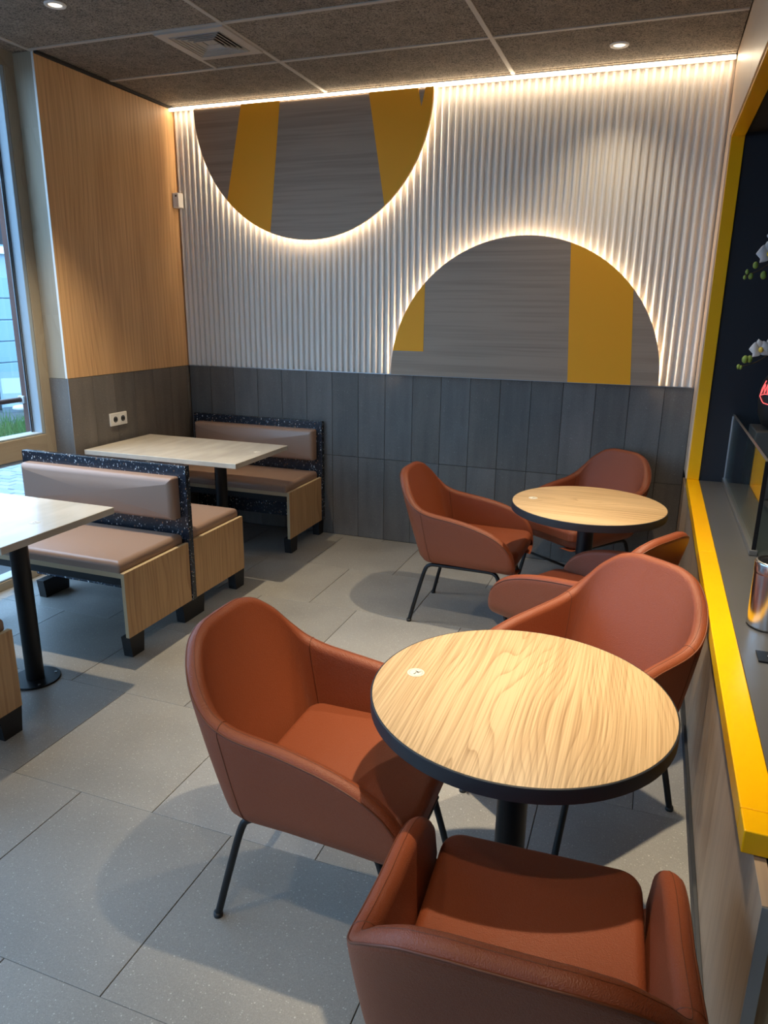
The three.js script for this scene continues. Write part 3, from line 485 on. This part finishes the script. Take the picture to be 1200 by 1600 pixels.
// ---------------------------------------------------------------- upholstered armchairs
const leg = (x, z) => tube([[x * 0.86, 0.331, 0], [x * 0.87, 0.331, z * 0.5], [x * 0.885, 0.325, z * 0.64], [x * 0.905, 0.295, z * 0.725], [x * 0.95, 0.16, z * 0.86], [x, 0.006, z]], 0.0105, 36, 10);
function makeChair() {
  const c = new THREE.Group();
  const yb = 0.345, yT = 0.81, TH = 0.046, ZF = 0.288;
  const dims = (y) => { const w = clamp((y - yb) / (yT - yb)), e = Math.pow(w, 0.62); return { a: lerp(0.25, 0.290, e), zc: lerp(-0.06, -0.16, w), b: lerp(0.16, 0.226, w), n: lerp(5.5, 2.9, w) }; };
  const outer = (p, y) => {
    const { a, zc, b, n } = dims(y), q = Math.abs(p), sg = p < 0 ? -1 : 1; let x, z;
    if (q <= 0.5) { const t = q / 0.5 * Math.PI / 2; x = a * Math.pow(Math.sin(t), 2 / n); z = zc - b * Math.pow(Math.max(0, Math.cos(t)), 2 / n); }
    else { const t = (q - 0.5) / 0.5; z = lerp(zc, ZF, t); const f = clamp((z + 0.05) / (ZF + 0.05)); x = a + 0.018 * f; }
    return [sg * x, z];
  };
  // height of the rim along the plan, keyed by the distance walked from the middle of the back
  const key = [[0, 0.818], [0.10, 0.817], [0.165, 0.803], [0.225, 0.757], [0.28, 0.695], [0.335, 0.652], [0.40, 0.630], [0.52, 0.612], [0.63, 0.592], [0.73, 0.562], [0.80, 0.524], [0.845, 0.476], [0.866, 0.432], [0.875, 0.40]];
  const slope = key.map((k, i) => { if (!i || i === key.length - 1) return 0; const a = (k[1] - key[i - 1][1]) / (k[0] - key[i - 1][0]), b = (key[i + 1][1] - k[1]) / (key[i + 1][0] - k[0]); return a * b <= 0 ? 0 : 2 * a * b / (a + b); });
  const rim = (s) => { let i = 0; while (i < key.length - 2 && s > key[i + 1][0]) i++; const h = key[i + 1][0] - key[i][0], t = clamp((s - key[i][0]) / h), t2 = t * t, t3 = t2 * t; return (2 * t3 - 3 * t2 + 1) * key[i][1] + (t3 - 2 * t2 + t) * h * slope[i] + (3 * t2 - 2 * t3) * key[i + 1][1] + (t3 - t2) * h * slope[i + 1]; };
  const walk = [[0, 0]]; { let q = outer(0, 0.64), s = 0; for (let i = 1; i <= 800; i++) { const r = outer(i / 800, 0.64); s += Math.hypot(r[0] - q[0], r[1] - q[1]); q = r; walk.push([i / 800, s]); } const k = 0.875 / s; for (const e of walk) e[1] *= k; }
  const top = (p) => { const f = Math.abs(p) * 800, i = Math.min(799, Math.floor(f)); return rim(lerp(walk[i][1], walk[i + 1][1], f - i)); };
  const stations = []; const N = 64;
  for (let i = -N; i <= N; i++) { const f = i / N; let p; const q = Math.abs(f); if (q < 0.55) p = q / 0.55 * 0.5; else p = 0.5 + (1 - Math.pow(1 - (q - 0.55) / 0.45, 1.6)) * 0.5; stations.push(Math.sign(f) * p); }
  const nrm = (p, y) => { const e = 0.004, A = outer(clamp(p - e, -1, 1), y), B = outer(clamp(p + e, -1, 1), y); let tx = B[0] - A[0], tz = B[1] - A[1]; const l = Math.hypot(tx, tz) || 1; tx /= l; tz /= l; return [tz, -tx]; };
  // inward normal must point to the seat
  const inw = (p, y) => { const o = outer(p, y), m = nrm(p, y); const d = m[0] * (0 - o[0]) + m[1] * (0.05 - o[1]); return d < 0 ? [-m[0], -m[1]] : m; };
  const KO = 12, KR = 8, KI = 8;
  const profile = (p) => {
    const Ht = top(p), z = outer(p, Ht)[1], k = Math.sqrt(clamp(1 - Math.pow(clamp((z - (ZF - 0.04)) / 0.04), 2), 0.02, 1)), th = TH * k, r = th / 2, yt = Math.max(Ht - TH / 2, yb + 0.02), out = [];
    const O = (y) => { const o = outer(p, y), m = inw(p, y), s = TH * (1 - k) / 2 + (y < yb + 0.05 ? 0.05 * (1 - Math.sqrt(Math.max(0, 1 - Math.pow((yb + 0.05 - y) / 0.05, 2)))) : 0); return [o[0] + m[0] * s, y, o[1] + m[1] * s]; };
    const I = (y) => { const o = outer(p, y), m = inw(p, y), s = TH * (1 + k) / 2; return [o[0] + m[0] * s, y, o[1] + m[1] * s]; };
    const b0 = O(yb), mb = inw(p, yb); out.push([b0[0] + mb[0] * 0.07, yb + 0.002, b0[2] + mb[1] * 0.07]);
    for (let i = 0; i <= KO; i++) { const t = i / KO; out.push(O(lerp(yb, yt, t < 0.3 ? t * t / 0.3 * 0.6 + t * 0.4 : t))); }
    const a = O(yt), b = I(yt), mid = [(a[0] + b[0]) / 2, yt, (a[2] + b[2]) / 2];
    for (let i = 1; i < KR; i++) { const t = i / KR * Math.PI; out.push([mid[0] + (a[0] - mid[0]) * Math.cos(t), yt + TH / 2 * Math.sin(t), mid[2] + (a[2] - mid[2]) * Math.cos(t)]); }
    const lo = Math.min(0.40, yt - 0.01); for (let i = 0; i <= KI; i++) out.push(I(lerp(yt, lo, i / KI)));
    return out;
  };
  const prof = stations.map(profile); let arc = 0; const us = prof.map((q, i) => { if (i) { const m = 8; arc += Math.hypot(q[m][0] - prof[i - 1][m][0], q[m][2] - prof[i - 1][m][2]); } return arc; });
  const vs = prof.map(q => { let s = 0; return q.map((v, j) => { if (j) s += Math.hypot(v[0] - q[j - 1][0], v[1] - q[j - 1][1], v[2] - q[j - 1][2]); return s; }); });
  part(c, 'shell', grid(prof.length, prof[0].length, (i, j) => prof[i][j], (i, j) => [us[i], vs[i][j]]), M.leather);
  // piping along the outer top edge and seams where arms meet the back
  const pip = (idx, from, to, r) => tube(prof.slice(from, to).map(q => q[idx]), r, 90, 6);
  const shell = c.children[0], j0 = 1 + KO + 1;
  part(shell, 'piping', pip(j0, 6, prof.length - 6, 0.0026), M.piping);
  part(shell, 'piping', pip(j0 + 3, 6, prof.length - 6, 0.0007), M.piping);
  const near = (zt, sgn) => { let bi = 0, bd = 9; prof.forEach((q, i) => { const d = Math.abs(q[9][2] - zt); if (Math.sign(stations[i]) === sgn && Math.abs(stations[i]) > 0.3 && d < bd) { bd = d; bi = i; } }); return bi; };
  for (const s of [1, -1]) { const q = prof[near(-0.185, s)]; part(shell, 'seam', tube(q.slice(2, q.length - 1), 0.0013, 60, 6), M.piping); }
  // seat
  const pad = cushion(0.440, 0.475, 0.062, 0.05, 0.024, 0.012, 0.006); part(c, 'seat_pad', pad, M.leather, [0, 0.395, 0.052]);
  part(c, 'seat_base', cushion(0.44, 0.44, 0.056, 0.06, 0.008, 0.0, 0.02), M.leather, [0, 0.347, 0.052]);
  // tubular steel frame
  for (const sx of [1, -1]) for (const sz of [1, -1]) { const l = part(c, 'leg', leg(0.218 * sx, 0.272 * sz), M.blackMetal); part(l, 'glide', lathe([[0, 0], [0.013, 0.0], [0.0135, 0.006], [0.012, 0.014], [0, 0.014]], 14), M.black, [0.218 * sx, 0.0005, 0.272 * sz]); }
  part(c, 'stretcher', bar([-0.204, 0.222, 0.228], [0.204, 0.222, 0.228], 0.0075), M.blackMetal);
  part(c, 'stretcher', bar([-0.19, 0.331, 0.0], [0.19, 0.331, 0.0], 0.009), M.blackMetal);
  return c;
}
const proto = makeChair();
const CHAIRS = [
  [2.60, 3.118, 1, 0.0, 'rust leather armchair left of the near round table'],
  [2.48, 1.067, 1, 0.02, 'rust leather armchair left of the far round table'],
  [2.985, 0.45, -0.60, 0.80, 'rust leather armchair between the far round table and the tiled wall'],
  [3.19, 3.585, -0.05, -1, 'rust leather armchair seen from behind, nearest the viewer'],
  [3.17, 2.49, -0.62, 0.785, 'rust leather armchair facing the viewer behind the near round table'],
  [3.112, 1.722, -0.86, -0.51, 'rust leather armchair beside the yellow ledge, facing the far round table'],
];
for (const [x, z, fx, fz, label] of CHAIRS) {
  const c = proto.clone(); c.name = numbered('armchair'); c.position.set(x, 0, z); c.rotation.y = Math.atan2(fx, fz); c.userData = { label, category: 'armchair', group: 'rust leather armchairs' }; scene.add(c);
}
// ---------------------------------------------------------------- small things on the walls
{
  const s = thing('wall_socket', 'white double power socket on the tiled wall above the booth table', 'socket', [0.0, 0.90, 0.838]);
  part(s, 'frame', rbox(0.012, 0.083, 0.16, 0.003), M.white, [0.006, 0, 0]);
  for (const z of [-0.036, 0.036]) { const o = new THREE.Group(); o.name = 'outlet'; o.position.set(0.0115, 0, z); s.add(o); part(o, 'insert', rbox(0.005, 0.055, 0.055, 0.002), M.white); const g = new THREE.CylinderGeometry(0.0195, 0.0195, 0.002, 28); g.rotateZ(Math.PI / 2); part(o, 'recess', g, M.socketHole, [0.0022, 0, 0]); for (const k of [-1, 1]) { const h = new THREE.CylinderGeometry(0.003, 0.003, 0.003, 10); h.rotateZ(Math.PI / 2); part(o, 'contact', h, M.alu, [0.003, k * 0.013, 0]); } }
}
{
  const s = thing('wall_sensor', 'small white box sensor high in the corner of the fluted wall', 'sensor', [0.0, 2.29, 0.055]);
  const g = rbox(0.052, 0.10, 0.06, 0.008); part(s, 'body', g, M.white, [0.027, 0.05, 0]); part(s, 'bracket', rbox(0.006, 0.07, 0.045, 0.002), M.alu, [0.002, 0.05, 0]);
  const e = new THREE.CylinderGeometry(0.0065, 0.0065, 0.003, 18); e.rotateX(Math.PI / 2); part(s, 'lens_eye', e, M.black, [0.032, 0.078, 0.0305]);
}
// ---------------------------------------------------------------- outside the window
{
  const g = structure('ground_outside', 'asphalt yard and paving outside the window', 'ground');
  part(g, 'asphalt', box(60, 0.2, 70), M.asphalt, [-30.4, -0.26, 5]); part(g, 'front_asphalt', box(60, 0.2, 20), M.asphalt, [29.6, -0.26, 18]);
  const pg = slab(0.195, 0.097, 0.05, 0.004); pg.rotateX(-Math.PI / 2);
  for (let i = 0; i < 11; i++) for (let j = 0; j < 18; j++) { const o = part(g, 'paver', pg, M.paver[(i * 7 + j * 3) % 2], [-3.75 + i * 0.2 + (j % 2) * 0.1, -0.13 + 0.004 * ((i * 5 + j * 3) % 3), -1.65 + j * 0.1]); o.rotation.y = 0; }
}
{
  const p = thing('timber_post', 'brown timber post outside the window', 'post', [-0.645, -0.16, 0.905]); part(p, 'shaft', rbox(0.09, 3.4, 0.09, 0.004), M.brown, [0, 1.7, 0]);
  for (const [y, z] of [[1.3, 0.034], [0.75, 0.034], [1.75, 0.034]]) part(p, 'screw', new THREE.SphereGeometry(0.006, 10, 8), M.alu, [0.02, y, z]); for (const y of [1.163, 0.908]) part(p, 'bracket', rbox(0.05, 0.05, 0.03, 0.004), M.white, [-0.04, y, 0.045]);
  const q = thing('timber_post', 'dark timber post close behind the window frame', 'post', [-0.46, -0.16, 0.86]); part(q, 'shaft', rbox(0.06, 3.4, 0.06, 0.004), M.brown, [0, 1.7, 0]); part(q, 'base_plate', rbox(0.09, 0.01, 0.09, 0.002), M.alu, [0, 0.006, 0]);
  for (const [y, l] of [[1.003, 'upper brown handrail outside the window'], [0.748, 'lower brown handrail outside the window']]) { const r = thing('handrail', l, 'handrail', [-0.69, y, 0.97]); part(r, 'tube', bar([0, 0, 0], [-0.0, 0, 4.0], 0.017), M.rail); part(r, 'end_cap', new THREE.SphereGeometry(0.018, 12, 10), M.rail, [0, 0, 0]); }
}
{
  const b = thing('garage_building', 'pale blue building with a panelled door across the yard', 'building', [-11.5, -0.16, -8.2]);
  part(b, 'wall', rbox(2, 3.85, 16, 0.02), M.facade, [-0.1, 1.925, 0]);
  for (const z of [-4.6, 0.2, 5]) { const d = new THREE.Group(); d.name = 'door'; d.position.set(0.9, 0, z); b.add(d); for (let k = 0; k < 5; k++) part(d, 'door_panel', rbox(0.06, 0.45, 3.4, 0.015), M.door, [0.03, 0.25 + k * 0.47, 0]); }
  for (const z of [-4, 0, 4]) { const w = new THREE.Group(); w.name = 'window'; w.position.set(0.92, 3.3, z); b.add(w); part(w, 'pane', rbox(0.04, 0.5, 2.6, 0.01), M.navy); part(w, 'sill', rbox(0.1, 0.16, 2.8, 0.01), M.white, [0.03, -0.38, 0]); }
  part(b, 'gutter', rbox(0.14, 0.12, 16, 0.03), M.roof, [0.97, 3.75, 0]); part(b, 'roof', rbox(2.3, 0.12, 16.4, 0.03), M.roof, [-0.1, 3.9, 0]);
}
{
  const c = thing('parked_car', 'silver car parked outside the window', 'car', [-7.1, -0.42, -5.75], 2.41); c.scale.set(1, 0.6, 1);
  const prof = [[-0.85, 0.25], [-0.86, 0.55], [-0.6, 0.66], [0.1, 0.74], [0.55, 1.12], [1.7, 1.16], [2.3, 0.8], [2.9, 0.74], [2.95, 0.3], [-0.85, 0.25]];
  const s = new THREE.Shape(prof.map(q => new THREE.Vector2(...q))); const g = new THREE.ExtrudeGeometry(s, { depth: 1.5, bevelEnabled: true, bevelSize: 0.06, bevelThickness: 0.08, bevelSegments: 3 }); g.translate(0, 0, -0.75); part(c, 'body', g, M.car);
  for (const x of [-0.3, 2.3]) for (const z of [-0.78, 0.78]) { const w = new THREE.CylinderGeometry(0.3, 0.3, 0.2, 28); w.rotateX(Math.PI / 2); part(c, 'wheel', w, M.rubber, [x, 0.3, z]); }
  for (const z of [-0.55, 0.55]) part(c, 'headlamp', new THREE.SphereGeometry(0.12, 14, 10).scale(0.4, 0.7, 1.2), M.white, [-0.9, 0.55, z]); for (const y of [0.36, 0.44, 0.52]) part(c, 'grille_bar', rbox(0.04, 0.03, 0.7, 0.008), M.rubber, [-0.93, y, 0]);
  part(c, 'windscreen', rbox(0.02, 0.5, 1.3, 0.01), M.navy, [0.31, 0.94, 0], [0, 0, -0.86]);
}
{
  const blade = new THREE.ConeGeometry(0.008, 0.34, 3); blade.translate(0, 0.17, 0); const n = 1400, m = new THREE.InstancedMesh(blade, M.grass, n), d = new THREE.Object3D();
  for (let i = 0; i < n; i++) { d.position.set(-4.55 + (rnd() - 0.5) * 1.0, -0.17, -2.6 + (rnd() - 0.5) * 1.9); d.rotation.set((rnd() - 0.5) * 1.1, rnd() * 6, (rnd() - 0.5) * 1.1); d.scale.setScalar(0.6 + rnd() * 0.8); d.updateMatrix(); m.setMatrixAt(i, d.matrix); }
  m.name = 'ornamental_grass'; m.castShadow = m.receiveShadow = true; m.userData = { kind: 'stuff', label: 'strip of tufted green grass outside the window', category: 'grass' }; scene.add(m);
}
{
  const p = thing('garden_shrub', 'dark leafy twigs outside the lower window pane', 'shrub', [-1.32, -0.16, 0.85]);
  const lf = new THREE.SphereGeometry(0.014, 8, 6).scale(1, 0.3, 0.6), gs = [];
  for (let k = 0; k < 7; k++) { const a = k * 0.9, t = [[0, 0, 0], [0.03 * Math.cos(a), 0.2, 0.03 * Math.sin(a)], [0.10 * Math.cos(a), 0.45 + 0.03 * k, 0.10 * Math.sin(a)]]; part(p, 'twig', tube(t, 0.003, 12, 5), M.stem); for (let i = 0; i < 26; i++) { const y = 0.15 + rnd() * (0.35 + 0.03 * k), r = 0.02 + 0.1 * y / 0.5; const g = lf.clone(); g.rotateZ(rnd() * 3); g.rotateY(rnd() * 6); g.translate(r * Math.cos(a) + (rnd() - 0.5) * 0.07, y, r * Math.sin(a) + (rnd() - 0.5) * 0.07); gs.push(g); } }
  const l = part(p, 'leaves', mergeGeometries(gs), M.leaf); l.userData.kind = 'stuff';
}
renderer.render(scene, camera);
